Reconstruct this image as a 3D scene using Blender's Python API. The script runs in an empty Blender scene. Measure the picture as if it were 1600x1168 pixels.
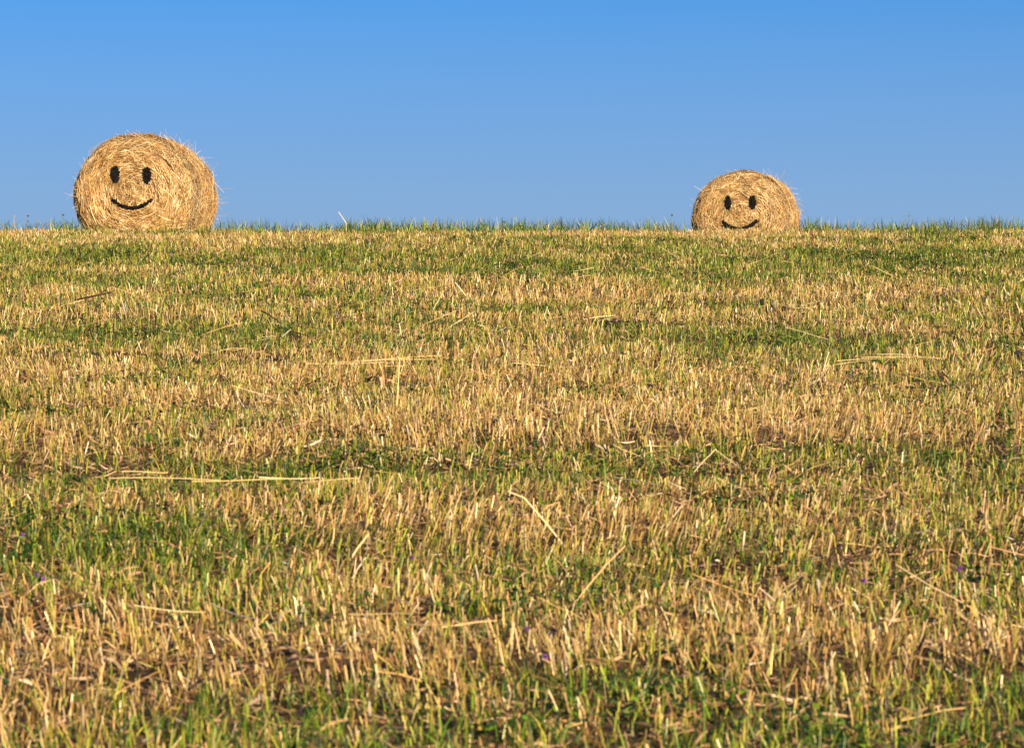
import bpy, math
import numpy as np
R = math.radians
scene = bpy.context.scene
COL = scene.collection

# ------------------------------------------------------------ camera
FPX = 4444.0                       # focal length in pixels of the 1600 px wide frame (100 mm)
cam_d = bpy.data.cameras.new("camera")
cam = bpy.data.objects.new("camera", cam_d); COL.objects.link(cam)
cam_d.sensor_width = 36.0; cam_d.lens = 36.0 * FPX / 1600.0
cam_d.clip_start = 0.1; cam_d.clip_end = 6000
cam.location = (0, 0, 0); cam.rotation_euler = (R(90), 0, 0)
cam_d.dof.use_dof = True; cam_d.dof.focus_distance = 27.0; cam_d.dof.aperture_fstop = 12.0
scene.camera = cam

# ------------------------------------------------------------ sky and sun
SUN_EL, SUN_AZ = 24.0, -28.0       # azimuth: degrees to the left of straight behind the camera
sd = np.array([-math.sin(R(SUN_AZ)) * math.cos(R(SUN_EL)), -math.cos(R(SUN_AZ)) * math.cos(R(SUN_EL)), math.sin(R(SUN_EL))])
world = bpy.data.worlds.new("World"); scene.world = world; world.use_nodes = True
nt = world.node_tree; nt.nodes.clear()
out = nt.nodes.new('ShaderNodeOutputWorld'); bg = nt.nodes.new('ShaderNodeBackground')
sky = nt.nodes.new('ShaderNodeTexSky'); sky.sky_type = 'NISHITA'; sky.sun_disc = False
sky.sun_elevation = R(SUN_EL); sky.sun_rotation = math.atan2(sd[0], sd[1])
sky.altitude = 300; sky.air_density = 1.0; sky.dust_density = 0.3; sky.ozone_density = 3.0
tc = nt.nodes.new('ShaderNodeTexCoord'); sep = nt.nodes.new('ShaderNodeSeparateXYZ'); cmb = nt.nodes.new('ShaderNodeCombineXYZ')
mz = nt.nodes.new('ShaderNodeMath'); mz.operation = 'MULTIPLY_ADD'; mz.inputs[1].default_value = 0.8; mz.inputs[2].default_value = 0.35
nrm = nt.nodes.new('ShaderNodeVectorMath'); nrm.operation = 'NORMALIZE'
hsv = nt.nodes.new('ShaderNodeHueSaturation'); hsv.inputs['Saturation'].default_value = 1.33; hsv.inputs['Value'].default_value = 1.75
L = nt.links.new
L(tc.outputs['Generated'], sep.inputs[0]); L(sep.outputs[0], cmb.inputs[0]); L(sep.outputs[1], cmb.inputs[1])
L(sep.outputs[2], mz.inputs[0]); L(mz.outputs[0], cmb.inputs[2]); L(cmb.outputs[0], nrm.inputs[0]); L(nrm.outputs[0], sky.inputs[0])
hz = nt.nodes.new('ShaderNodeMapRange'); hz.inputs['From Min'].default_value = 0.045; hz.inputs['From Max'].default_value = 0.15
hz.inputs['To Min'].default_value = 1.0; hz.inputs['To Max'].default_value = 0.0
mxs = nt.nodes.new('ShaderNodeMixRGB'); HZ = 1 / (2.2974 * 0.0522)
mxs.inputs['Color2'].default_value = (.262 * HZ, .425 * HZ, .655 * HZ, 1)      # pale air low over the horizon
L(sep.outputs[2], hz.inputs['Value']); L(hz.outputs[0], mxs.inputs['Fac']); L(mxs.outputs[0], bg.inputs[0])
L(sky.outputs[0], hsv.inputs['Color']); L(hsv.outputs[0], mxs.inputs['Color1']); L(bg.outputs[0], out.inputs[0])
bg.inputs[1].default_value = 0.0522
sun_d = bpy.data.lights.new("sun", 'SUN'); sun_d.energy = 4.6; sun_d.angle = R(0.5); sun_d.color = (1.0, 0.82, 0.56)
sun = bpy.data.objects.new("sun", sun_d); COL.objects.link(sun)
from mathutils import Vector
sun.rotation_euler = Vector(sd).to_track_quat('Z', 'Y').to_euler(); sun.location = (0, -5, 20)
scene.view_settings.view_transform = 'Standard'; scene.view_settings.look = 'None'
scene.view_settings.exposure = 1.2; scene.view_settings.gamma = 1.0
scene.cycles.max_bounces = 5; scene.cycles.diffuse_bounces = 3; scene.cycles.glossy_bounces = 2; scene.cycles.transmission_bounces = 3

# ------------------------------------------------------------ numpy helpers
rng = np.random.default_rng(7)
def sstep(a, b, x):
    t = np.clip((x - a) / (b - a), 0, 1); return t * t * (3 - 2 * t)
def hash2(i, j, s):
    h = (i.astype(np.int64) * 374761393 + j.astype(np.int64) * 668265263 + s * 1442695041) & 0xffffffff
    h = ((h ^ (h >> 13)) * 1274126177) & 0xffffffff
    return ((h ^ (h >> 16)) & 0xffff) / 65535.0
def vn(x, y, s=0):                 # smooth value noise 0..1
    x = np.asarray(x, float); y = np.asarray(y, float)
    i = np.floor(x); j = np.floor(y); fx = x - i; fy = y - j
    fx = fx * fx * (3 - 2 * fx); fy = fy * fy * (3 - 2 * fy)
    a = hash2(i, j, s); b = hash2(i + 1, j, s); c = hash2(i, j + 1, s); d = hash2(i + 1, j + 1, s)
    return (a * (1 - fx) + b * fx) * (1 - fy) + (c * (1 - fx) + d * fx) * fy
def fbm(x, y, s=0, o=3):
    r = 0; w = 0.5; t = 0
    for k in range(o):
        r = r + w * vn(x * 2 ** k, y * 2 ** k, s + k * 17); t += w; w *= 0.55
    return r / t

# ------------------------------------------------------------ terrain height
CAMH, SLOPE = 1.45, 0.105
_y = np.arange(-60, 3000, 0.25)
_sl = 0.018 + (SLOPE - 0.018) * (1 - sstep(22.5, 31.5, _y))
_sl = _sl * (1 - sstep(55, 140, _y)) - 0.02 * sstep(140, 600, _y)
_sl = np.where(_y < 0, SLOPE * (1 - sstep(5, 50, -_y)), _sl)
_z = np.concatenate([[0], np.cumsum((_sl[1:] + _sl[:-1]) / 2 * 0.25)])
_z = _z - np.interp(0, _y, _z) - CAMH
def macro(x, y):
    z = np.interp(y, _y, _z)
    return z + 0.02 * np.clip(x, -12, 12) * sstep(29.5, 34.5, y)
PITCH0 = 0.00085   # provisional value of the pitch found below
_rows = [(340, .55), (362, .45), (372, .22), (385, .22), (394, .55), (415, .78), (432, .70), (446, .42), (470, .34), (492, .35), (505, .50), (530, .48), (545, .75),
         (553, .45), (562, .20), (585, .25), (600, .38), (640, .40), (655, .42), (675, .22), (700, .30), (722, .48), (745, .62), (764, .68), (774, .30), (790, .10),
         (815, .18), (840, .38), (870, .60), (925, .70), (950, .45), (975, .62), (995, .60), (1015, .20), (1050, .14), (1100, .35), (1130, .55), (1168, .5)]
_ry = np.array([CAMH / (SLOPE - math.tan(math.atan((584 - a) / FPX) + PITCH0)) if a > 366 else 24 + (366 - a) * 0.2 for a, b in _rows]); _rg = np.array([b for a, b in _rows])
_o = np.argsort(_ry); _ry = _ry[_o]; _rg = _rg[_o]
def band(x, y):                    # how green the drill rows are, 0 straw .. 1 grass
    x = np.asarray(x, float); y = np.asarray(y, float)
    yy = y * (1 + 0.011 * (fbm(x * 0.45 + 9, y * 0.12, 31, 2) - 0.5) * 2)
    return np.interp(yy, _ry, _rg) + 0.70 * (fbm(x * 0.55 + 11, y * 3.6 + 0.06 * x, 35, 2) - 0.5)
def micro(x, y):
    near = sstep(400, 80, np.abs(y) + np.abs(x))
    row = 0.016 * (fbm(x * 0.35 + 3, y * 1.5, 5, 2) - 0.5) * 2
    row = row - 0.050 * (band(x, y) - 0.45) * sstep(26.5, 22, y)
    row = row + 0.022 * (fbm(x * 0.45 + 40, y * 0.05, 71, 2) - 0.5) * 2 * sstep(20, 27, y)
    fine = 0.010 * (fbm(x * 6, y * 6, 9, 3) - 0.5) * 2
    return (row + fine) * near
def hgt(x, y):
    return macro(np.asarray(x, float), np.asarray(y, float)) + micro(np.asarray(x, float), np.asarray(y, float))

RIDGE_EL = float(np.max((_z[(_y > 10) & (_y < 50)] + 0.0) / _y[(_y > 10) & (_y < 50)]))
# tilt the camera so that the crest of the field stands at row 359 of 1168
PITCH = math.atan(RIDGE_EL) - math.atan((584 - 370.0) / FPX)
cam.rotation_euler = (R(90) + PITCH, 0, 0); print('PITCH', PITCH)
def el_of(py):                     # tangent of the elevation of an image row
    return math.tan(math.atan((584 - py) / FPX) + PITCH)
def at(px, py):                    # where the line of sight of a pixel meets the field
    e = el_of(py); ys = np.arange(4.5, 34, 0.01)
    k = np.argmax(hgt((px - 800) / FPX * ys, ys) >= e * ys); y = ys[k]
    return np.array([(px - 800) / FPX * y, y, float(hgt((px - 800) / FPX * y, y))])
def ydist(py):
    return CAMH / (SLOPE - el_of(py))

# ------------------------------------------------------------ mesh + material helpers
def mesh_obj(name, V, quads=None, tris=None, col=None, mat=None, parent=None, smooth=False):
    me = bpy.data.meshes.new(name)
    V = np.ascontiguousarray(V, dtype=np.float32)
    me.vertices.add(len(V)); me.vertices.foreach_set('co', V.ravel())
    parts = []; starts = []; n = 0
    if quads is not None and len(quads):
        q = np.asarray(quads, dtype=np.int32); parts.append(q.ravel()); starts.append(np.arange(len(q)) * 4); n = q.size
    if tris is not None and len(tris):
        t = np.asarray(tris, dtype=np.int32); parts.append(t.ravel()); starts.append(n + np.arange(len(t)) * 3)
    lv = np.concatenate(parts).astype(np.int32); ls = np.concatenate(starts).astype(np.int32)
    me.loops.add(len(lv)); me.loops.foreach_set('vertex_index', lv)
    me.polygons.add(len(ls)); me.polygons.foreach_set('loop_start', ls)
    me.polygons.foreach_set('use_smooth', np.full(len(ls), smooth))
    if col is not None:
        a = me.color_attributes.new('tint', 'FLOAT_COLOR', 'POINT')
        c = np.ones((len(V), 4), np.float32); c[:, :3] = col; a.data.foreach_set('color', c.ravel())
    me.update(calc_edges=True)
    if mat: me.materials.append(mat)
    o = bpy.data.objects.new(name, me); COL.objects.link(o)
    if parent is not None: o.parent = parent
    return o
def tag(o, label=None, cat=None, group=None, kind=None):
    if label: o['label'] = label
    if cat: o['category'] = cat
    if group: o['group'] = group
    if kind: o['kind'] = kind
    return o
def empty(name, loc):
    o = bpy.data.objects.new(name, None); COL.objects.link(o); o.location = tuple(float(v) for v in loc); o.empty_display_size = 0.1
    return o
def unit(v): return v / (np.linalg.norm(v, axis=-1, keepdims=True) + 1e-9)
class Geo:                         # collects batches of arrays that become one mesh
    def __init__(s): s.V = []; s.Q = []; s.T = []; s.C = []; s.n = 0
    def add(s, V, Q, T, C):
        s.V.append(V); s.C.append(C)
        if len(Q): s.Q.append(Q + s.n)
        if len(T): s.T.append(T + s.n)
        s.n += len(V)
    def build(s, name, mat, parent=None, smooth=False):
        return mesh_obj(name, np.concatenate(s.V), np.concatenate(s.Q) if s.Q else None, np.concatenate(s.T) if s.T else None,
                        np.concatenate(s.C), mat, parent, smooth)
def ribbons(P, side, w, c0, c1, tip=0.15):
    """P (N,K,3) paths, side (N,3), w (N,), colours at base and tip: flat tapering leaves"""
    N, K, _ = P.shape
    t = np.linspace(0, 1, K); prof = np.minimum(1, (1 - t) * 2.2 + tip) * (0.7 + 0.3 * np.minimum(1, t * 4))
    off = side[:, None, :] * (w[:, None] * 0.5 * prof[None, :])[:, :, None]
    V = np.stack([P - off, P + off], axis=2).reshape(-1, 3)
    b = (np.arange(N) * 2 * K)[:, None] + (np.arange(K - 1) * 2)[None, :]
    Q = np.stack([b, b + 1, b + 3, b + 2], axis=-1).reshape(-1, 4)
    C = c0[:, None, :] * (1 - t)[None, :, None] + c1[:, None, :] * t[None, :, None]
    return V, Q, np.zeros((0, 3), int), np.repeat(C.reshape(-1, 3), 2, axis=0)
def tubes(P, w, c0, c1, taper=0.85, cap=True, sides=3):
    """P (N,K,3) paths: stalks with `sides` faces"""
    N, K, _ = P.shape
    d = unit(P[:, -1] - P[:, 0]); a = np.where(np.abs(d[:, 2:3]) > 0.8, np.array([[1.0, 0, 0]]), np.array([[0, 0, 1.0]]))
    ang = rng.uniform(0, 6.28, N)
    u = unit(np.cross(d, a)); v = np.cross(d, u)
    t = np.linspace(0, 1, K); rad = (w[:, None] * 0.5) * (1 - (1 - taper) * t)[None, :]
    rings = []
    for k in range(sides):
        th = ang + 2 * math.pi * k / sides
        o = u * np.cos(th)[:, None] + v * np.sin(th)[:, None]
        rings.append(P + o[:, None, :] * rad[:, :, None])
    V = np.stack(rings, axis=2).reshape(-1, 3)
    b = (np.arange(N) * sides * K)[:, None, None] + (np.arange(K - 1) * sides)[None, :, None]
    k = np.arange(sides)[None, None, :]; k2 = (k + 1) % sides
    Q = np.stack([b + k, b + k2, b + sides + k2, b + sides + k], axis=-1).reshape(-1, 4)
    T = np.zeros((0, 3), int)
    if cap and sides == 3:
        e = np.arange(N) * 3 * K + 3 * (K - 1); T = np.stack([e, e + 1, e + 2], axis=-1)
    C = c0[:, None, :] * (1 - t)[None, :, None] + c1[:, None, :] * t[None, :, None]
    return V, Q, T, np.repeat(C.reshape(-1, 3), sides, axis=0)
ALB = 0.64
def pick(pal, n, jit=0.15):
    pal = np.array(pal, float) * ALB; c = pal[rng.integers(0, len(pal), n)]
    return np.clip(c * (1 + rng.normal(0, jit, (n, 1))) * (1 + rng.normal(0, 0.05, (n, 3))), 0.004, 0.95)

def mat_tint(name, rough=0.6, transl=0.0, spec=0.3, nscale=0.0):
    m = bpy.data.materials.new(name); m.use_nodes = True; t = m.node_tree; t.nodes.clear()
    o = t.nodes.new('ShaderNodeOutputMaterial'); p = t.nodes.new('ShaderNodeBsdfPrincipled')
    at_ = t.nodes.new('ShaderNodeAttribute'); at_.attribute_name = 'tint'
    p.inputs['Roughness'].default_value = rough; p.inputs['Specular IOR Level'].default_value = spec
    src = at_.outputs['Color']
    if nscale:
        n = t.nodes.new('ShaderNodeTexNoise'); n.inputs['Scale'].default_value = nscale; n.inputs['Detail'].default_value = 2
        mr = t.nodes.new('ShaderNodeMapRange'); mr.inputs['To Min'].default_value = 0.7; mr.inputs['To Max'].default_value = 1.25
        mx = t.nodes.new('ShaderNodeVectorMath'); mx.operation = 'SCALE'
        t.links.new(n.outputs['Fac'], mr.inputs['Value']); t.links.new(src, mx.inputs[0]); t.links.new(mr.outputs[0], mx.inputs['Scale'])
        src = mx.outputs[0]
    t.links.new(src, p.inputs['Base Color'])
    if transl:
        tr = t.nodes.new('ShaderNodeBsdfTranslucent'); ms = t.nodes.new('ShaderNodeMixShader'); ms.inputs[0].default_value = transl
        t.links.new(src, tr.inputs['Color']); t.links.new(p.outputs[0], ms.inputs[1]); t.links.new(tr.outputs[0], ms.inputs[2])
        t.links.new(ms.outputs[0], o.inputs['Surface'])
    else: t.links.new(p.outputs[0], o.inputs['Surface'])
    return m
M_STRAW = mat_tint('dry_straw', 0.42, 0.04, 0.5)
M_GRASS = mat_tint('green_blade', 0.5, 0.18, 0.35)
M_LEAF = mat_tint('green_leaf', 0.55, 0.25, 0.3)
M_PAINT = mat_tint('black_paint_on_straw', 0.8, 0.0, 0.1)
M_SOLID = mat_tint('plain_solid', 0.8, 0.0, 0.2, 60.0)

def noise_mat(name, stops, scale, rough=0.9, bump=0.6, dist=0.02, extra=None):
    m = bpy.data.materials.new(name); m.use_nodes = True; t = m.node_tree; p = t.nodes['Principled BSDF']
    co = t.nodes.new('ShaderNodeTexCoord'); mp = t.nodes.new('ShaderNodeMapping'); t.links.new(co.outputs['Object'], mp.inputs[0])
    n = t.nodes.new('ShaderNodeTexNoise'); n.inputs['Scale'].default_value = scale; n.inputs['Detail'].default_value = 8; n.inputs['Roughness'].default_value = 0.7
    t.links.new(mp.outputs[0], n.inputs['Vector'])
    n2 = t.nodes.new('ShaderNodeTexNoise'); n2.inputs['Scale'].default_value = scale * 0.12; n2.inputs['Detail'].default_value = 4
    t.links.new(mp.outputs[0], n2.inputs['Vector'])
    ad = t.nodes.new('ShaderNodeMath'); ad.operation = 'MULTIPLY_ADD'; ad.inputs[1].default_value = 0.55; t.links.new(n2.outputs['Fac'], ad.inputs[0])
    sc = t.nodes.new('ShaderNodeMath'); sc.operation = 'MULTIPLY'; sc.inputs[1].default_value = 0.5; t.links.new(n.outputs['Fac'], sc.inputs[0]); t.links.new(sc.outputs[0], ad.inputs[2])
    r = t.nodes.new('ShaderNodeValToRGB'); e = r.color_ramp.elements
    e[0].position, e[0].color = stops[0][0], (*stops[0][1], 1); e[1].position, e[1].color = stops[-1][0], (*stops[-1][1], 1)
    for pos, c in stops[1:-1]: k = e.new(pos); k.color = (*c, 1)
    t.links.new(ad.outputs[0], r.inputs[0]); t.links.new(r.outputs[0], p.inputs['Base Color'])
    b = t.nodes.new('ShaderNodeBump'); b.inputs['Strength'].default_value = bump; b.inputs['Distance'].default_value = dist
    t.links.new(n.outputs['Fac'], b.inputs['Height']); t.links.new(b.outputs[0], p.inputs['Normal'])
    p.inputs['Roughness'].default_value = rough; p.inputs['Specular IOR Level'].default_value = 0.15
    return m
M_SOIL = noise_mat('soil_and_chaff', [(0.38, (0.016, 0.009, 0.004)), (0.5, (0.045, 0.024, 0.010)), (0.58, (0.11, 0.06, 0.022)), (0.68, (0.05, 0.05, 0.012))], 22.0)
M_CORE = noise_mat('packed_straw', [(0.36, (0.06, 0.03, 0.01)), (0.5, (0.20, 0.11, 0.035)), (0.66, (0.40, 0.24, 0.09))], 30.0)

# far from the modelled stubble the ground sheet itself carries the colour of the stubble and grass
t = M_SOIL.node_tree; p = t.nodes['Principled BSDF']; old = p.inputs['Base Color'].links[0].from_socket
co = t.nodes.new('ShaderNodeTexCoord'); sx = t.nodes.new('ShaderNodeSeparateXYZ'); t.links.new(co.outputs['Object'], sx.inputs[0])
def mth(op, a, b=None, c=None):
    m_ = t.nodes.new('ShaderNodeMath'); m_.operation = op
    for i_, v_ in enumerate((a, b, c)):
        if v_ is None: continue
        if isinstance(v_, (int, float)): m_.inputs[i_].default_value = v_
        else: t.links.new(v_, m_.inputs[i_])
    return m_.outputs[0]
fy = mth('MULTIPLY_ADD', sx.outputs[1], 1 / 5.0, -29.5 / 5.0); fx = mth('SUBTRACT', mth('ABSOLUTE', sx.outputs[0]), mth('MULTIPLY_ADD', sx.outputs[1], 0.24, 1.0))
fc = t.nodes.new('ShaderNodeClamp'); t.links.new(mth('MAXIMUM', fy, fx), fc.inputs[0])
nz = t.nodes.new('ShaderNodeTexNoise'); nz.inputs['Scale'].default_value = 5.0; nz.inputs['Detail'].default_value = 12; nz.inputs['Roughness'].default_value = 0.8; t.links.new(co.outputs['Object'], nz.inputs['Vector'])
rp = t.nodes.new('ShaderNodeValToRGB'); e_ = rp.color_ramp.elements; e_[0].position = 0.38; e_[0].color = (.05, .07, .012, 1); e_[1].position = 0.62; e_[1].color = (.36, .23, .08, 1)
k_ = e_.new(0.5); k_.color = (.17, .14, .035, 1)
t.links.new(nz.outputs['Fac'], rp.inputs[0]); mq = t.nodes.new('ShaderNodeMixRGB')
t.links.new(fc.outputs[0], mq.inputs['Fac']); t.links.new(old, mq.inputs['Color1']); t.links.new(rp.outputs[0], mq.inputs['Color2']); t.links.new(mq.outputs[0], p.inputs['Base Color'])

# ------------------------------------------------------------ ground sheet
def axis(lo, fine_lo, fine_hi, hi, st, grow=1.25):
    a = list(np.arange(fine_lo, fine_hi + 1e-6, st)); s = st; v = fine_hi
    while v < hi: s *= grow; v += s; a.append(v)
    s = st; v = fine_lo; b = []
    while v > lo: s *= grow; v -= s; b.append(v)
    return np.array(b[::-1] + a)
gx = axis(-2500, -9, 9, 2500, 0.09); gy = axis(-55, 4, 40, 2900, 0.09)
X, Y = np.meshgrid(gx, gy); Z = hgt(X, Y)
nx, ny = len(gx), len(gy); idx = np.arange(nx * ny).reshape(ny, nx)
Q = np.stack([idx[:-1, :-1], idx[:-1, 1:], idx[1:, 1:], idx[1:, :-1]], -1).reshape(-1, 4)
ground = mesh_obj('ground', np.stack([X, Y, Z], -1).reshape(-1, 3), Q, None, None, M_SOIL, smooth=True)
tag(ground, 'mown field of soil and chaff rising to a level crest', 'ground', kind='structure')

# ------------------------------------------------------------ where the field is green and where it is straw
def green(x, y):
    g = band(x, y)
    g = 0.49 + 1.25 * (g - 0.42) + 1.5 * (fbm(x * 0.8, y * 1.2, 77, 3) - 0.5) + 1.1 * (fbm(x * 3, y * 3, 99, 2) - 0.5)
    return np.clip(g, 0.03, 1)
def scatter(dens, y0=5.0, y1=31.0, fov=0.185, margin=0.5, out=0.55):
    """random points; the full density in a wedge in front of the camera, thinner to the sides"""
    hw = lambda y: 0.30 * y + 1.2
    n = int(dens * (hw(y0) + hw(y1)) * (y1 - y0))
    y = rng.uniform(y0, y1, n); x = rng.uniform(-1, 1, n) * hw(y1)
    keep = (np.abs(x) < hw(y)) & ((np.abs(x) < fov * y + margin) | (rng.random(n) < out))
    return x[keep], y[keep]
def pts(x, y): return np.stack([x, y, hgt(x, y)], -1)

STRAW = [(.76, .46, .15), (.66, .39, .12), (.84, .57, .21), (.42, .22, .06), (.74, .42, .16), (.96, .73, .38), (.26, .13, .035), (.66, .48, .12), (.14, .065, .02), (.34, .18, .05)]
YGRN = [(.42, .42, .035), (.30, .37, .025), (.58, .52, .06), (.50, .50, .05)]
GRN = [(.050, .125, .010), (.08, .17, .012), (.026, .075, .010), (.15, .25, .012), (.22, .32, .02), (.16, .28, .015), (.012, .04, .006), (.02, .06, .008)]
BRN = [(.16, .08, .03), (.28, .15, .06), (.09, .045, .02), (.46, .27, .11), (.36, .21, .09)]

# stubble: cut stalks standing in the whole field
def stubble(G, x, y, hmul=1.0):
    n = len(x); g = green(x, y); cl = 0.45 * fbm(x * 9, y * 9, 201, 2) + 0.55 * vn(x * 30, y * 30, 207)
    keep = rng.random(n) < np.clip(1.28 - 1.0 * g, 0.16, 1) * np.clip(0.10 + 3.2 * (cl - 0.42), 0.02, 1)
    x, y, g = x[keep], y[keep], g[keep]; n = len(x)
    B = pts(x, y); B[:, 2] -= 0.006
    h = (0.030 + 0.056 * rng.random(n)) * (1.1 - 0.25 * g) * hmul * (0.75 + 0.5 * fbm(x * 2, y * 2, 41, 2))
    lean = rng.normal(0, 0.20, (n, 2)); big = rng.random(n) < 0.06; lean[big] += rng.normal(0, 0.8, (big.sum(), 2))
    lean[:, 0] += 0.5 * (fbm(x * 0.8, y * 0.8, 55, 2) - 0.5)
    d = unit(np.concatenate([lean, np.ones((n, 1))], 1))
    P = np.stack([B, B + d * (h * 0.5)[:, None], B + d * h[:, None] + np.concatenate([lean * 0.12, np.zeros((n, 1))], 1) * h[:, None]], 1)
    w = rng.uniform(0.0021, 0.0047, n) * (1 + 0.35 * sstep(12, 22, y))
    c = pick(STRAW, n, 0.2); yg = pick(YGRN, n, 0.14); m = (rng.random(n) < 0.06 + 0.36 * g)[:, None]
    c = np.where(m, yg, c); base = np.where((rng.random(n) < 0.5)[:, None], c, c * 0.5 + yg * 0.5)
    G.add(*tubes(P, w, base, c, 0.9))
# grass blades
def grass(G, x, y, hmul=1.0, keepk=1.0, lo=0.035, hi=0.09, wide=1.0):
    n = len(x); g = green(x, y); cl = 0.5 * fbm(x * 5, y * 5, 301, 2) + 0.5 * vn(x * 26, y * 26, 307)
    keep = rng.random(n) < keepk * np.clip((g - 0.10) * 1.45, 0.05, 1) * np.clip(0.15 + 3.6 * (cl - 0.44), 0.03, 1)
    x, y, g = x[keep], y[keep], g[keep]; n = len(x)
    B = pts(x, y); B[:, 2] -= 0.004
    h = (lo + (hi - lo) * rng.random(n) ** 1.4) * hmul * (0.7 + 0.6 * fbm(x * 1.5, y * 1.5, 43, 2))
    a = rng.uniform(0, 6.283, n); hd = np.stack([np.cos(a), np.sin(a), np.zeros(n)], 1)
    l0 = np.abs(rng.normal(0, 0.22, n)); cv = np.abs(rng.normal(0, 0.45, n))
    t = np.linspace(0, 1, 4)[None, :, None]
    P = B[:, None, :] + h[:, None, None] * (np.array([0, 0, 1.0]) * (t - 0.35 * np.minimum(cv, 1.2)[:, None, None] * t ** 2.5) + hd[:, None, :] * (l0[:, None, None] * t + cv[:, None, None] * t ** 2))
    b = a + math.pi / 2 + rng.normal(0, 0.5, n); side = np.stack([np.cos(b), np.sin(b), rng.normal(0, 0.15, n)], 1)
    w = rng.uniform(0.0020, 0.0052, n) * wide * (1 + 0.25 * sstep(12, 22, y))
    c = pick(GRN, n, 0.2); m = (rng.random(n) < 0.22)[:, None]; c = np.where(m, pick(YGRN, n, 0.15), c)
    dry = (rng.random(n) < 0.15)[:, None]; tipc = np.where(dry, pick(STRAW, n), c * 1.1)
    G.add(*ribbons(P, unit(side), w, c, tipc))
# short bits of straw and dead leaves lying on the soil
def litter(G, x, y):
    n = len(x); B = pts(x, y)
    L_ = 0.015 + 0.075 * rng.random(n) ** 2.2; a = rng.uniform(0, 6.283, n); pit = np.abs(rng.normal(0.12, 0.28, n))
    d = unit(np.stack([np.cos(a), np.sin(a), pit], 1)); B[:, 2] += 0.002 + 0.018 * rng.random(n) ** 2
    mid = B + d * (L_ * 0.5)[:, None]; mid[:, 2] += L_ * rng.normal(0, 0.08, n)
    P = np.stack([B, mid, B + d * L_[:, None]], 1)
    s = unit(np.cross(d, unit(rng.normal(0, 1, (n, 3)))))
    c = pick(BRN + [(.52, .30, .14), (.60, .36, .17), (.12, .06, .025)], n, 0.25)
    G.add(*ribbons(P, s, rng.uniform(0.003, 0.0085, n), c, c, 0.5))
# longer straws lying or leaning among the stubble, as round stalks
def longstraw(G, x, y):
    n = len(x); B = pts(x, y)
    L_ = 0.08 + 0.20 * rng.random(n) ** 2; a = np.where(rng.random(n) < 0.5, rng.normal(0, 0.35, n) + math.pi * (rng.random(n) < 0.5), rng.uniform(0, 6.283, n))
    pit = np.clip(rng.normal(0.10, 0.22, n), -0.02, 1.1)
    hd = np.stack([np.cos(a), np.sin(a), np.zeros(n)], 1); q = np.stack([-hd[:, 1], hd[:, 0], np.zeros(n)], 1)
    t = np.linspace(0, 1, 4); P = []
    bw = rng.normal(0, 0.12, n)
    for k in t:
        p = B + hd * (L_ * k)[:, None] + q * (bw * L_ * 4 * k * (1 - k) * 0.5)[:, None]
        g = hgt(p[:, 0], p[:, 1]); p[:, 2] = g + 0.012 + 0.035 * rng.random(n) * 0.3 + L_ * k * pit; P.append(p)
    c = pick(STRAW, n, 0.12)
    G.add(*tubes(np.stack(P, 1), rng.uniform(0.0022, 0.004, n), c, c, 0.8))
# low broad leaves of small weeds
def leaves(G, x, y):
    n = len(x); g = green(x, y); cl = fbm(x * 2.2, y * 2.2, 401, 2)
    k = (rng.random(n) < np.clip((cl - 0.50) * 5, 0, 1) * np.clip(g * 1.3, 0.1, 1)); x, y = x[k], y[k]; n = len(x)
    rep = 7; x = np.repeat(x, rep) + rng.normal(0, 0.014, n * rep); y = np.repeat(y, rep) + rng.normal(0, 0.014, n * rep); n *= rep
    B = pts(x, y); B[:, 2] += 0.008 + 0.045 * rng.random(n)
    a = rng.uniform(0, 6.283, n); L_ = rng.uniform(0.010, 0.026, n)
    d = unit(np.stack([np.cos(a), np.sin(a), rng.normal(0.25, 0.4, n)], 1)); s = unit(np.cross(d, np.array([[0, 0, 1.0]])) + rng.normal(0, 0.25, (n, 3)))
    mid = B + d * (L_ * 0.55)[:, None]; end = B + d * L_[:, None]; end[:, 2] -= L_ * 0.12
    P = np.stack([B, mid, end], 1); c = pick(GRN, n, 0.2)
    off = s[:, None, :] * (L_[:, None] * np.array([0.08, 0.34, 0.06])[None, :])[:, :, None]
    V = np.stack([P - off, P + off], 2).reshape(-1, 3); b = (np.arange(n) * 6)[:, None] + np.array([0, 2])[None, :]
    Q_ = np.stack([b, b + 1, b + 3, b + 2], -1).reshape(-1, 4)
    G.add(V, Q_, np.zeros((0, 3), int), np.repeat(c, 6, axis=0))

G = Geo(); stubble(G, *scatter(4500, 5, 14)); stubble(G, *scatter(2500, 14, 31, margin=0.3, out=0.5))
x_, y_ = rng.uniform(-14, 14, 230000), rng.uniform(31, 54, 230000); stubble(G, x_, y_)
tag(G.build('stubble', M_STRAW), 'short cut straw stubble standing all over the field', 'stubble', kind='stuff')
G = Geo(); grass(G, *scatter(6800, 5, 14)); grass(G, *scatter(5200, 14, 31, margin=0.3, out=0.5))
x_, y_ = rng.uniform(-14, 14, 230000), rng.uniform(31, 54, 230000); grass(G, x_, y_)
k_ = 80000; x_, y_ = rng.uniform(-9, 9, k_), rng.uniform(26.6, 30.2, k_); k_ = rng.random(k_) < np.clip(4.5 * (fbm(x_ * 2.6, y_ * 0.8, 611, 3) - 0.32), 0.08, 1); k_ &= (rng.random(len(x_)) < np.where(((x_ > 1.65) & (x_ < 2.8)) | ((x_ > -4.3) & (x_ < -3.0)), 0.10, 1)); x_, y_ = x_[k_], y_[k_]; grass(G, x_, y_, 1.4, 1.3, 0.05, 0.15, 1.35)   # taller fringe along the crest
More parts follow.
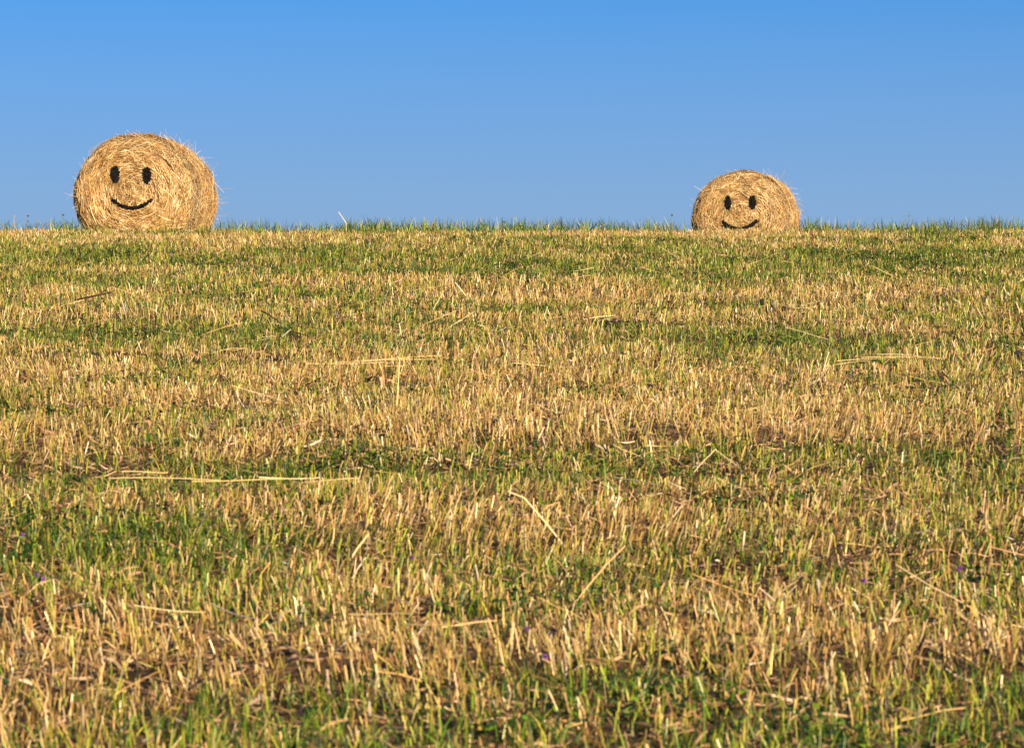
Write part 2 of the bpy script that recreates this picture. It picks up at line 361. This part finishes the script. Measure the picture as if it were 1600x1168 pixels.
k_ = 5000; y_ = rng.uniform(5, 27, k_); x_ = rng.uniform(-1, 1, k_) * (0.2 * y_ + 0.5); grass(G, x_, y_, 1.5, 0.6, 0.06, 0.12)
tag(G.build('grass', M_GRASS), 'green grass blades growing up between the stubble rows', 'grass', kind='stuff')
G = Geo(); litter(G, *scatter(2300, 5, 14)); litter(G, *scatter(700, 14, 31, margin=0.3, out=0.5)); longstraw(G, *scatter(22, 5, 31))
tag(G.build('straw_litter', M_STRAW), 'loose straw and brown chaff scattered over the soil', 'straw litter', kind='stuff')
G = Geo(); leaves(G, *scatter(650, 5, 31, out=0.5))
tag(G.build('ground_cover', M_LEAF), 'low leafy green weeds in patches among the stubble', 'ground cover', kind='stuff')

# ------------------------------------------------------------ round bales with smiling faces
def make_bale(px, py, dist, yaw, Rr, Lb, eyes, mouth, label, seed, mir=1):
    """px,py: pixel of the middle of the front face; its lower part stands behind the crest"""
    global rng
    rng = np.random.default_rng(seed)
    cy = dist; cx = (px - 800) / FPX * dist; cz = el_of(py) * dist
    ax = np.array([math.sin(yaw), math.cos(yaw), 0.0])        # from the front face to the back
    mid = np.array([cx, cy, cz]) + ax * Lb / 2
    gz = float(macro(mid[0], mid[1])); Hc = cz - gz + 0.05     # height of the axis above the ground
    root = empty('round_bale', (mid[0], mid[1], gz - 0.05)); root.rotation_euler = (0, 0, -yaw)
    tag(root, label, 'hay bale', 'round straw bales with painted smiles behind the crest')
    def rad(ph):                                              # sagging outline: a little wider low down
        s = np.sin(ph); return Rr * (1 + 0.035 * np.cos(2 * ph) - 0.02 * s + 0.012 * np.sin(3 * ph + seed) + 0.008 * np.sin(7 * ph + 2 * seed))
    def lump(a, b): return 0.022 * (fbm(a * 3.0 + 50, b * 3.0 + 50, seed + 5, 3) - 0.5) * 2
    def front(rho, ph, lift):
        r = rho * rad(ph); edge = np.clip((rho - 0.72) / 0.28, 0, 1)
        u = r * np.cos(ph); w = r * np.sin(ph)
        y = -Lb / 2 - 0.05 * (1 - rho ** 2) + 0.16 * edge ** 2.2 - 1.5 * lump(u * 2, w * 2) - 0.005 * np.sin(rho * 23 + 2 * np.sin(ph * 2) + 9 * u) - lift
        return np.stack([u, y, np.maximum(w + Hc, 0.015)], -1)
    def side(y, ph, lift):
        e = np.clip((np.abs(y) / (Lb / 2) - 0.70) / 0.30, 0, 1)
        r = rad(ph) + 0.012 - 0.055 * e ** 2.5 + lump(ph * 2, y * 3) + 0.01 * np.sin(y * 40 + 2 * np.sin(ph * 2)) + lift
        return np.stack([r * np.cos(ph), y, np.maximum(r * np.sin(ph) + Hc, 0.012)], -1)
    # core body
    nph = 160; ph = np.linspace(0, 2 * math.pi, nph, endpoint=False)
    rings = [front(np.full(nph, q), ph, -0.012) for q in (0.02, .12, .25, .4, .55, .7, .8, .87, .93, .975)]
    rings += [side(np.full(nph, q), ph, -0.012) for q in np.linspace(-Lb / 2 + 0.12, Lb / 2 - 0.05, 14)]
    for q in (.97, .9, .7, .4, .15, .02):
        p = front(np.full(nph, q), ph, -0.012); p[:, 1] *= -1; rings.append(p)
    V = np.concatenate(rings); i = np.arange(nph); j = (i + 1) % nph
    Qb = np.concatenate([np.stack([k * nph + i, k * nph + j, (k + 1) * nph + j, (k + 1) * nph + i], -1) for k in range(len(rings) - 1)])
    V = np.concatenate([V, V[:nph].mean(0)[None], V[-nph:].mean(0)[None]]); nV = len(V)
    Tb = np.concatenate([np.stack([np.full(nph, nV - 2), j, i], -1), np.stack([np.full(nph, nV - 1), (len(rings) - 1) * nph + i, (len(rings) - 1) * nph + j], -1)])
    mesh_obj('packed_core', V, Qb, Tb, None, M_CORE, root, True)
    BALE = [(.84, .52, .18), (.74, .43, .13), (.96, .68, .31), (.54, .28, .08), (.80, .48, .16), (.32, .15, .04), (.66, .37, .11), (.99, .78, .42), (.46, .23, .07)]
    def in_eye(u, w, e):
        return ((u - e[0]) / e[2]) ** 2 + ((w - e[1]) / e[3]) ** 2 < 1 + 0.25 * (vn(u * 60, w * 60, 3) - 0.5)
    def in_mouth(u, w):
        x0, z0, xm, zm, x1, z1, th = mouth
        A = np.array([[x0 ** 2, x0, 1], [xm ** 2, xm, 1], [x1 ** 2, x1, 1]]); a, b, c = np.linalg.solve(A, np.array([z0, zm, z1]))
        uu = np.clip(u, x0, x1); zc = a * uu ** 2 + b * uu + c; sl = 2 * a * uu + b
        return np.hypot((w - zc) / np.sqrt(1 + sl ** 2), u - uu) < th * (1 + 0.35 * (vn(u * 50, w * 50, 8) - 0.5)) * (0.75 + 0.35 * np.sqrt(np.clip(1 - ((uu - xm) / (x1 - xm + 0.02)) ** 2, 0, 1)))
    # straws on the front, wound round the middle
    K = 9; n = 14000
    rho = np.sqrt(rng.uniform(0.0, 1.0, n)) * 0.995; ph0 = rng.uniform(0, 6.283, n)
    Ls = rng.uniform(0.08, 0.30, n) * (0.6 + 0.5 * rho); s = np.linspace(-0.5, 0.5, K)[None, :] * Ls[:, None]
    drift = rng.normal(0, 0.30, n) + np.where(rng.random(n) < 0.2, rng.normal(0, 1.2, n), 0); drift = np.where(rho < 0.3, drift * 2.5, drift)
    u0 = rho * Rr * np.cos(ph0); w0 = rho * Rr * np.sin(ph0); th = ph0 + math.pi / 2 + drift
    kap = np.where(rng.random(n) < 0.8, 1.0, 0.2) / np.maximum(rho * Rr, 0.14)
    uu = u0[:, None] + np.cos(th)[:, None] * s - np.sin(th)[:, None] * kap[:, None] * s ** 2 / 2
    ww = w0[:, None] + np.sin(th)[:, None] * s + np.cos(th)[:, None] * kap[:, None] * s ** 2 / 2
    ph_ = np.arctan2(ww, uu); rho_ = np.hypot(uu, ww) / Rr
    lift = (0.045 * rng.random(n) ** 2)[:, None] + np.where(rng.random(n) < 0.2, rng.normal(0, 0.18, n), 0)[:, None] * np.abs(s)
    over = np.maximum(rho_ - 1, 0)
    P = front(np.minimum(rho_, 1.0), ph_, np.abs(lift)); P[..., 1] += over * Rr * 1.0
    P[..., 0] += np.cos(ph_) * over * Rr * 0.35; P[..., 2] += np.sin(ph_) * over * Rr * 0.35
    P[..., 2] = np.maximum(P[..., 2], 0.012)
    patch = 0.72 + 0.5 * fbm(u0 * 5 + 9, w0 * 5, seed + 90, 2)[:, None]
    c = pick(BALE, n, 0.2) * patch * 1.06
    d = unit(P[:, -1] - P[:, 0]); nrm_ = np.array([[0, -1.0, 0]]); sd_ = unit(np.cross(d, nrm_) + nrm_ * rng.normal(0, 0.6, (n, 1)))
    w = rng.uniform(0.003, 0.0075, n)
    V, Qf, _, C = ribbons(P, sd_, w, c, c * 1.02, 0.5)
    cen = V[Qf].mean(1); cu, cw = cen[:, 0], cen[:, 2] - Hc
    which = np.zeros(len(Qf), int)
    for k_i, e in enumerate(eyes): which[in_eye(cu, cw, e)] = 1 + k_i
    which[in_mouth(cu, cw)] = 3
    black = (0.006 + 0.03 * rng.random(len(V)) ** 6)[:, None] * np.array([[1, 0.9, 0.8]])
    for k_i, nm in ((1, 'eye'), (2, 'eye'), (3, 'mouth')):
        # painted backing: a thin shell over the core, plus every painted bit of straw
        gu, gw = np.meshgrid(np.arange(-0.40, 0.40, 0.008), np.arange(-0.40, 0.40, 0.008))
        cu2, cw2 = gu[:-1, :-1] + 0.004, gw[:-1, :-1] + 0.004
        ins = in_eye(cu2, cw2, eyes[k_i - 1]) if k_i < 3 else in_mouth(cu2, cw2)
        pp = front(np.hypot(gu, gw) / rad(np.arctan2(gw, gu)), np.arctan2(gw, gu), 0.001).reshape(-1, 3)
        ii = np.arange(gu.size).reshape(gu.shape)
        qq = np.stack([ii[:-1, :-1], ii[:-1, 1:], ii[1:, 1:], ii[1:, :-1]], -1)[ins]
        us, inv = np.unique(qq, return_inverse=True); g = Geo()
        g.add(pp[us], inv.reshape(-1, 4), np.zeros((0, 3), int), np.tile([[0.006, 0.0055, 0.005]], (len(us), 1)))
        qs = Qf[which == k_i]; us, inv = np.unique(qs, return_inverse=True)
        g.add(V[us], inv.reshape(-1, 4), np.zeros((0, 3), int), black[us])
        g.build(nm, M_PAINT, root)
    qs = Qf[which == 0]; us, inv = np.unique(qs, return_inverse=True)
    mesh_obj('end_face', V[us], inv.reshape(-1, 4), None, C[us], M_STRAW, root)
    # rear end, simpler
    n = 5000; rho = np.sqrt(rng.random(n)); ph0 = rng.uniform(0, 6.283, n); s = np.linspace(-0.12, 0.12, 5)[None, :]
    phs = ph0[:, None] + s / np.maximum(rho * Rr, 0.15)[:, None]; rh = np.clip(rho[:, None] + s * rng.normal(0, 0.4, (n, 1)), 0.01, 1)
    P = front(rh, phs, 0.01 + 0.01 * rng.random((n, 1)) + 0 * s); P[..., 1] *= -1
    c = pick(BALE, n, 0.14); d = unit(P[:, -1] - P[:, 0])
    mesh_obj('rear_face', *(lambda r: (r[0], r[1], None, r[3]))(ribbons(P, unit(np.cross(d, np.array([[0, 1.0, 0]]))), rng.uniform(.004, .009, n), c, c, 0.5)), M_STRAW, root)
    # wrapped side
    n = 20000; y0 = rng.uniform(-Lb / 2 + 0.09, Lb / 2 - 0.05, n); ph0 = rng.uniform(-0.9, math.pi + 0.9, n)
    Ls = rng.uniform(0.12, 0.42, n); s = np.linspace(-0.5, 0.5, 7)[None, :] * Ls[:, None]
    sl = rng.normal(0, 0.14, n) + np.where(rng.random(n) < 0.12, rng.normal(0, 0.7, n), 0)
    yy = np.clip(y0[:, None] + sl[:, None] * s, -Lb / 2 + 0.05, Lb / 2 - 0.02); phs = ph0[:, None] + s / Rr
    lift = (0.040 * rng.random(n) ** 2)[:, None] + np.where(rng.random(n) < 0.10, np.abs(rng.normal(0, 0.22, n)), 0)[:, None] * np.maximum(s, 0)
    P = side(yy, phs, lift)
    c = pick(BALE, n, 0.14) * (0.86 + 0.42 * fbm(y0 * 7 + 20, ph0 * 1.5, seed + 95, 2))[:, None]
    o = np.stack([np.cos(ph0), 0 * ph0, np.sin(ph0)], 1); d = unit(P[:, -1] - P[:, 0])
    sdv = unit(np.cross(d, o) + o * rng.normal(0, 0.6, (n, 1)))
    V, Qs, _, C = ribbons(P, sdv, rng.uniform(.003, .0075, n), c, c, 0.5)
    mesh_obj('wound_side', V, Qs, None, C, M_STRAW, root)
    n = 5000; ph0 = rng.uniform(-0.9, math.pi + 0.9, n); q0 = rng.random(n); s = np.linspace(-0.5, 0.5, 7)[None, :] * rng.uniform(0.08, 0.32, (n, 1))
    qq = np.clip(q0[:, None] + s * rng.normal(0, 2.2, (n, 1)), 0, 1) * math.pi / 2; phs = ph0[:, None] + s / Rr      # shoulder between the end and the side
    lf = (0.04 * rng.random(n) ** 2)[:, None]; rr = rad(phs) * (0.80 + 0.205 * np.sin(qq)) + lf * np.sin(qq) + lump(phs * 2, qq)
    P = np.stack([rr * np.cos(phs), -Lb / 2 + 0.24 * (1 - np.cos(qq)) - 0.012 - lf * np.cos(qq), np.maximum(rr * np.sin(phs) + Hc, 0.012)], -1)
    c = pick(BALE, n, 0.2) * (0.75 + 0.45 * fbm(q0 * 3, ph0 * 4, seed + 97, 2))[:, None]; d = unit(P[:, -1] - P[:, 0])
    g = Geo(); g.add(*ribbons(P, unit(np.cross(d, np.array([[0, -1.0, 0]])) + rng.normal(0, 0.4, (n, 3))), rng.uniform(.003, .0075, n), c, c, 0.5)); g.build('rim', M_STRAW, root)
    # straws sticking out
    n = 2300; y0 = rng.uniform(-Lb / 2, Lb / 2, n) * np.where(rng.random(n) < 0.5, 1, 0.97); y0 = np.where(rng.random(n) < 0.35, -Lb / 2 + 0.05, y0)
    ph0 = rng.uniform(-0.75, math.pi + 0.75, n)
    ok = rng.random(n) < np.where(np.abs(ph0) < 0.9, 1.0, 0.42); y0, ph0 = y0[ok], ph0[ok]; n = len(y0)
    B = side(y0, ph0, -0.01 + 0 * y0); o = np.stack([np.cos(ph0), 0 * ph0, np.sin(ph0)], 1); tg = np.stack([-np.sin(ph0), 0 * ph0, np.cos(ph0)], 1)
    d = unit(o * rng.uniform(0.0, 0.75, (n, 1)) * (0.6 + 0.6 * (np.cos(ph0) > 0.4))[:, None] + tg * rng.normal(0, 0.9, (n, 1)) + np.array([[0, 1, 0]]) * rng.normal(0, 0.4, (n, 1)))
    Ls = 0.05 + (0.15 + 0.09 * (np.cos(ph0) > 0.5)) * rng.random(n) ** 1.6; t = np.linspace(0, 1, 4)[None, :, None]
    dr = np.where(rng.random(n) < 0.5, 0.25, -0.1)
    P = B[:, None] + d[:, None] * Ls[:, None, None] * t - np.array([0, 0, 1.0]) * (Ls * dr)[:, None, None] * t ** 2
    P[..., 2] = np.maximum(P[..., 2], 0.01)
    c = pick([(.78, .62, .36), (.70, .50, .24), (.62, .42, .20)], n, 0.1)
    g = Geo(); g.add(*tubes(P, rng.uniform(.003, .005, n), c, c, 0.6))
    g.build('loose_straw', M_STRAW, root)
    return root

m = 129.0
make_bale(210, 302, FPX / m, R(6), 0.715, 1.2, [(-.222, .222, .062, .108), (.165, .208, .060, .104)],
          (-.250, -.085, -.02, -.185, .225, -.095, .023), 'larger nearer straw bale at left, its whole painted smile clear of the grass', 3)
m = 97.0
make_bale(1157, 338, FPX / m, R(14), 0.735, 1.2, [(-.190, .215, .064, .115), (.205, .212, .064, .115)],
          (-.268, -.098, .0, -.214, .266, -.090, .034), 'smaller farther straw bale at right, its smile sunk low into the crest grass', 11)

rng = np.random.default_rng(99)
# ------------------------------------------------------------ single things lying or growing in the field
def stalk_thing(name, paths, ws, cols, label, cat, group=None, mat=None, base=None):
    base = np.array(paths[0][0]) if base is None else base
    g = Geo()
    for p, w, c in zip(paths, ws, cols):
        p = np.array(p, float)[None] - base; c = np.array(c, float)[None]
        g.add(*tubes(p, np.array([w]), c, c, 0.7, sides=5))
    o = g.build(name, mat or M_STRAW); o.location = tuple(float(v) for v in base)
    return tag(o, label, cat, group)
def lying(p0, p1, up=0.03, bow=0.0, n=7):
    a, b = at(*p0), at(*p1); r = []
    for t in np.linspace(0, 1, n):
        p = a * (1 - t) + b * t; p[1] += bow * math.sin(math.pi * t); p[2] += up + 0.006 * math.sin(3 * t + p0[0]); r.append(p)
    return r
S1, S2, S3 = (.76, .58, .30), (.66, .46, .20), (.72, .50, .18)
def bundle(ends, label, up=0.035):
    ps, ws, cs = [], [], []
    for (a, b) in ends:
        ps.append(lying(a, b, up + rng.uniform(-.008, .012), rng.uniform(-.03, .03))); ws.append(rng.uniform(.003, .005)); cs.append([S1, S2, S3][rng.integers(0, 3)])
    root = empty('straw_wisp', ps[0][0]); tag(root, label, 'straw wisp', 'long straws lying across the stubble')
    for p, w, c in zip(ps, ws, cs):
        g = Geo(); c = np.array([c]); g.add(*tubes(np.array(p)[None] - ps[0][0], np.array([w]), c, c, 0.7, sides=5)); g.build('straw', M_STRAW, root)
    return root
bundle([((480, 586), (600, 581)), ((520, 582), (690, 574)), ((560, 583), (682, 577)), ((600, 587), (640, 584))], 'long double wisp of pale straw lying level left of centre, mid field', 0.05)
bundle([((1308, 584), (1400, 576)), ((1345, 575), (1470, 575)), ((1370, 571), (1440, 574)), ((1300, 586), (1360, 582))], 'fanned wisp of pale straw in the right half of mid field', 0.05)
bundle([((170, 777), (345, 779)), ((300, 776), (455, 777)), ((190, 767), (262, 764))], 'long straight straws lying level at left below the dark green row', 0.06)
bundle([((405, 776), (500, 775)), ((470, 779), (560, 777))], 'short straight straws continuing the level line right of the long ones', 0.06)
bundle([((545, 995), (640, 1002)), ((620, 1002), (700, 1012)), ((690, 1012), (775, 1009))], 'thick bent straws in the blurred foreground, left of centre', 0.06)
bundle([((1240, 496), (1275, 491)), ((1284, 489), (1320, 491)), ((1288, 490), (1318, 495))], 'small straw wisp beside the two pale stones', 0.04)
bundle([((960, 776), (1025, 794)), ((1010, 725), (1060, 733)), ((1045, 790), (1070, 793))], 'crossed bent straws in the green row right of centre', 0.07)
bundle([((330, 985), (400, 1010)), ((210, 985), (320, 992))], 'straws lying at an angle in the left foreground', 0.07)
bundle([((760, 578), (850, 583)), ((800, 584), (900, 588))], 'faint level wisp of straw at the centre of mid field', 0.04)
# leaning long straws that stand up from the stubble
def leaning(px, py, dx, h, label, w=0.005, kink=None, col=S1, dy=0.0):
    b = at(px, py); s = 1.0
    top = b + np.array([dx, dy, h]); p = [b - np.array([0, 0, .01]), b * .5 + top * .5, top]
    if kink: p.append(top + np.array([kink[0], 0.0, kink[1]]))
    return stalk_thing('straw_stalk', [p], [w], [col], label, 'straw stalk', 'single long straws standing out of the stubble')
b = np.array([(541 - 800) / FPX * 27.6, 27.6, 0]); b[2] = float(hgt(b[0], b[1]))
stalk_thing('straw_stalk', [[b, b + np.array([.0, 0, .14]), b + np.array([-.02, 0, .17]), b + np.array([-.075, 0, .25])]], [.011], [(.62, .52, .36)],
            'tall bent pale stalk standing against the sky on the crest', 'straw stalk', 'single long straws standing out of the stubble')
leaning(620, 640, .012, .22, 'upright thin straw crossing the long double wisp', .006, col=(.68, .60, .25))
leaning(668, 498, .10, .17, 'slanting pale straw leaning right, above the long double wisp')
leaning(735, 470, -.10, .12, 'pale straw leaning left in the upper centre of the field', .006)
leaning(1282, 592, .04, .13, 'whitish straw leaning right, left of the fanned wisp', .006, col=(.8, .68, .42))
leaning(1520, 590, .05, .11, 'straw leaning right at the right of mid field', .006)
leaning(890, 860, -.14, .16, 'bent straw leaning left in the lower centre', .006, (-.05, .02))
leaning(540, 880, .07, .09, 'straw leaning right among blurred grass, lower left of centre', .007)
leaning(1075, 745, .10, .10, 'straw arching over the green row right of centre', .005, (.08, -.06))
leaning(1310, 392, -.07, .06, 'pale straw lying just below the crest right of the far bale', .007)

stalk_thing('stick', [lying((118, 486), (174, 477), .075)], [.014], [(.045, .018, .012)], 'dark brown stick lying on the stubble below the nearer bale', 'stick', 'dark sticks in the field', M_SOLID)
stalk_thing('stick', [lying((408, 503), (440, 527), .07), lying((438, 526), (482, 545), .06)], [.009, .007], [(.05, .025, .015)] * 2, 'thin bent dark twig right of the brown stick', 'stick', 'dark sticks in the field', M_SOLID)
def blob(name, px, py, size, col, label, cat, group, seed, up=0.03):
    r = np.random.default_rng(seed); c = at(px, py); nu, nv = 22, 14; V = []
    for i in range(nv + 1):
        for j in range(nu):
            th = math.pi * i / nv; ph = 2 * math.pi * j / nu
            d = np.array([math.sin(th) * math.cos(ph), math.sin(th) * math.sin(ph), math.cos(th)])
            k = 1 + 0.55 * (float(vn(d[0] * 2 + 5 + seed, d[1] * 2 + d[2] * 3, seed)) - 0.5) + 0.25 * (float(vn(d[0] * 6 + 5, d[1] * 6 + d[2] * 7, seed)) - 0.5)
            V.append(d * np.array(size) * k)
    V = np.array(V); Q_ = [(i * nu + j, (i + 1) * nu + j, (i + 1) * nu + (j + 1) % nu, i * nu + (j + 1) % nu) for i in range(nv) for j in range(nu)]
    o = mesh_obj(name, V, np.array(Q_), None, np.tile([col], (len(V), 1)), M_SOLID, None, True)
    o.location = (c[0], c[1], c[2] + up); return tag(o, label, cat, group)
blob('stone', 1211, 491, (.026, .025, .026), (.24, .21, .10), 'rounder pale stone, left of the two beside the straw wisp', 'stone', 'pale stones', 1, .055)
blob('stone', 1235, 493, (.030, .025, .020), (.27, .23, .11), 'wider pale stone, right of the two beside the straw wisp', 'stone', 'pale stones', 2, .055)
blob('soil_clod', 1224, 495, (.020, .02, .016), (.015, .012, .014), 'small black clod wedged between the two pale stones', 'soil clod', 'dark clods', 3, .05)
blob('soil_clod', 1190, 484, (.018, .02, .020), (.02, .018, .016), 'small black clod left of the two pale stones', 'soil clod', 'dark clods', 4, .05)
blob('soil_clod', 1590, 568, (.024, .02, .020), (.02, .016, .014), 'black clod at the right edge of the field', 'soil clod', 'dark clods', 5, .05)

def add_leaves(P, d, w, cc, root):
    for k in range(len(P)):
        g = Geo(); g.add(*ribbons(P[k:k + 1], unit(np.cross(d[k:k + 1], np.array([[0, 0, 1.]]))), np.array([w]), cc[k:k + 1], cc[k:k + 1], .2)); g.build('leaf', M_LEAF, root)
# purple flowers
def flower(px, py, label, size=0.009, col=(.42, .12, .62), h=0.085):
    base = at(px, py + 30 if py > 700 else py + 12); e = el_of(py)
    h = e * base[1] - base[2]; size *= 0.7; root = empty('purple_flower', base)
    tag(root, label, 'flower', 'small purple flowers in the stubble')
    g = Geo(); P = np.array([[[0, 0, 0], [.004, 0, h * .5], [0, 0, h]]]); c = np.array([[.12, .2, .04]])
    g.add(*tubes(P, np.array([.0025]), c, c, .8, sides=5)); g.build('stem', M_GRASS, root)
    n = 40; d = unit(rng.normal(0, 1, (n, 3)) + np.array([[0, 0, .5]])); B = np.tile([[0, 0, h]], (n, 1)); t = np.linspace(0, 1, 3)[None, :, None]
    P = B[:, None] + d[:, None] * size * t * 1.2; cc = pick([col, (.55, .22, .72), (.32, .08, .5)], n, .15)
    g = Geo(); g.add(*ribbons(P, unit(np.cross(d, rng.normal(0, 1, (n, 3)))), np.full(n, size * .6), cc, cc, .7)); g.build('blossom', M_LEAF, root)
    lf = 5; a = rng.uniform(0, 6.28, lf); d = np.stack([np.cos(a), np.sin(a), np.full(lf, .5)], 1); P = np.array([[0, 0, h * .4]])[:, None] + d[:, None] * .018 * t
    cc = pick(GRN, lf); add_leaves(P, d, .009, cc, root)
for px, py, sz, lb in [(1500, 888, .010, 'larger purple blossom at the right edge of the foreground'), (1350, 907, .009, 'purple blossom in the right foreground, left of the larger one'),
                       (35, 835, .009, 'purple blossom at the far left above a leafy patch'), (57, 898, .008, 'left blossom of the close purple pair in the left foreground'),
                       (68, 904, .008, 'right blossom of the close purple pair in the left foreground'), (825, 981, .008, 'purple blossom low in the centre foreground'),
                       (852, 1026, .009, 'lowest purple blossom, near the bottom centre'), (644, 871, .007, 'faint purple blossom left of centre among dark green grass'),
                       (465, 913, .006, 'tiny violet blossom left of the dark green clump'), (1498, 454, .012, 'distant purple speck of a blossom in the upper right field')]:
    flower(px, py, lb, sz)

# weeds that stand above the crest line against the sky
def weed(px, topy, label, dist=27.6, leafn=12, head=True, spread=.05, dry=False):
    x = (px - 800) / FPX * dist; b = np.array([x, dist, float(hgt(x, dist))]); h = el_of(topy) * dist - b[2]
    root = empty('tall_weed', b); tag(root, label, 'weed', 'weeds standing up from the crest')
    sc = (.55, .42, .18) if dry else (.13, .18, .05)
    P = np.array([[[0, 0, -.01], [.006, 0, h * .4], [-.004, 0, h * .75], [.004, 0, h]]]); c = np.array([sc])
    g = Geo(); g.add(*tubes(P, np.array([.006]), c, c, .6, sides=5)); g.build('stem', M_GRASS, root)
    n = leafn; zz = rng.uniform(.1, .85, n) * h; a = rng.uniform(0, 6.28, n)
    d = unit(np.stack([np.cos(a), np.sin(a), rng.uniform(.1, .8, n)], 1)); t = np.linspace(0, 1, 4)[None, :, None]; B = np.stack([0 * zz, 0 * zz, zz], 1)
    Ls = spread * rng.uniform(.5, 1, n) * (1.2 - zz / h * .7); P = B[:, None] + d[:, None] * Ls[:, None, None] * t - np.array([0, 0, .4]) * Ls[:, None, None] * t ** 2
    cc = pick(GRN[:3] if not dry else STRAW, n); add_leaves(P, d, .013, cc, root)
    if head:
        n = 26; d = unit(rng.normal(0, 1, (n, 3)) * np.array([[1.6, 1.2, .6]])); P = np.array([[.004, 0, h]])[:, None] + d[:, None] * .013 * np.linspace(0, 1, 3)[None, :, None]
        cc = pick([(.16, .20, .06), (.24, .24, .08), (.34, .26, .12)], n); g = Geo(); g.add(*ribbons(P, unit(np.cross(d, rng.normal(0, 1, (n, 3)))), np.full(n, .008), cc, cc, .6)); g.build('flower_head', M_LEAF, root)
weed(43, 337, 'leafy dark weed with a flat head on the crest at far left')
weed(12, 344, 'bushy green weed on the crest at the left edge', head=False, leafn=26, spread=.09)
weed(22, 336, 'thin dry weed on the crest beside the bushy one', head=False, dry=True, leafn=4, spread=.02)
weed(98, 336, 'thin weed with small heads just left of the nearer bale', leafn=4, spread=.04)
weed(348, 344, 'sprawling weed on the crest just right of the nearer bale', leafn=10, spread=.1, head=False)
weed(462, 354, 'small dark headed weed on the crest left of the bent stalk', leafn=3)
weed(787, 347, 'stout weed with a leafy tip at the centre of the crest', leafn=8, spread=.03)
weed(1049, 336, 'thin weed with a dark tip left of the farther bale', leafn=3, spread=.02)
weed(1025, 346, 'dry reddish weed on the crest left of the farther bale', dry=True, leafn=8, head=False, spread=.04)
weed(1162, 365, 'broad green weed in front of the smile of the farther bale', dist=27.0, leafn=9, spread=.07, head=False)
weed(1340, 346, 'weed with slanting leaf tips right of the farther bale', leafn=5, head=False, spread=.05)
weed(1420, 330, 'tall nodding grass stem on the crest in the right part', leafn=2, head=False, spread=.04)
weed(1584, 336, 'tall green weed on the crest at the right edge', leafn=7, head=False, spread=.06)
# bright yellow-green plant at the right edge
b = at(1578, 700); root = empty('leafy_plant', b); tag(root, 'bright yellow green leafy plant at the right edge of the field', 'plant')
n = 34; zz = rng.uniform(0, .16, n); a = rng.uniform(0, 6.28, n); d = unit(np.stack([np.cos(a), np.sin(a), rng.uniform(.3, 1.2, n)], 1)); t = np.linspace(0, 1, 4)[None, :, None]
P = np.stack([0 * zz, 0 * zz, zz], 1)[:, None] + d[:, None] * .035 * t; cc = pick([(.30, .42, .05), (.24, .36, .05), (.38, .45, .07)], n)
add_leaves(P, d, .011, cc, root)
g = Geo(); c = np.array([[.2, .28, .06]]); g.add(*tubes(np.array([[[0, 0, -.01], [.004, 0, .08], [0, 0, .17]]]), np.array([.004]), c, c, .6, sides=5)); g.build('stem', M_GRASS, root)
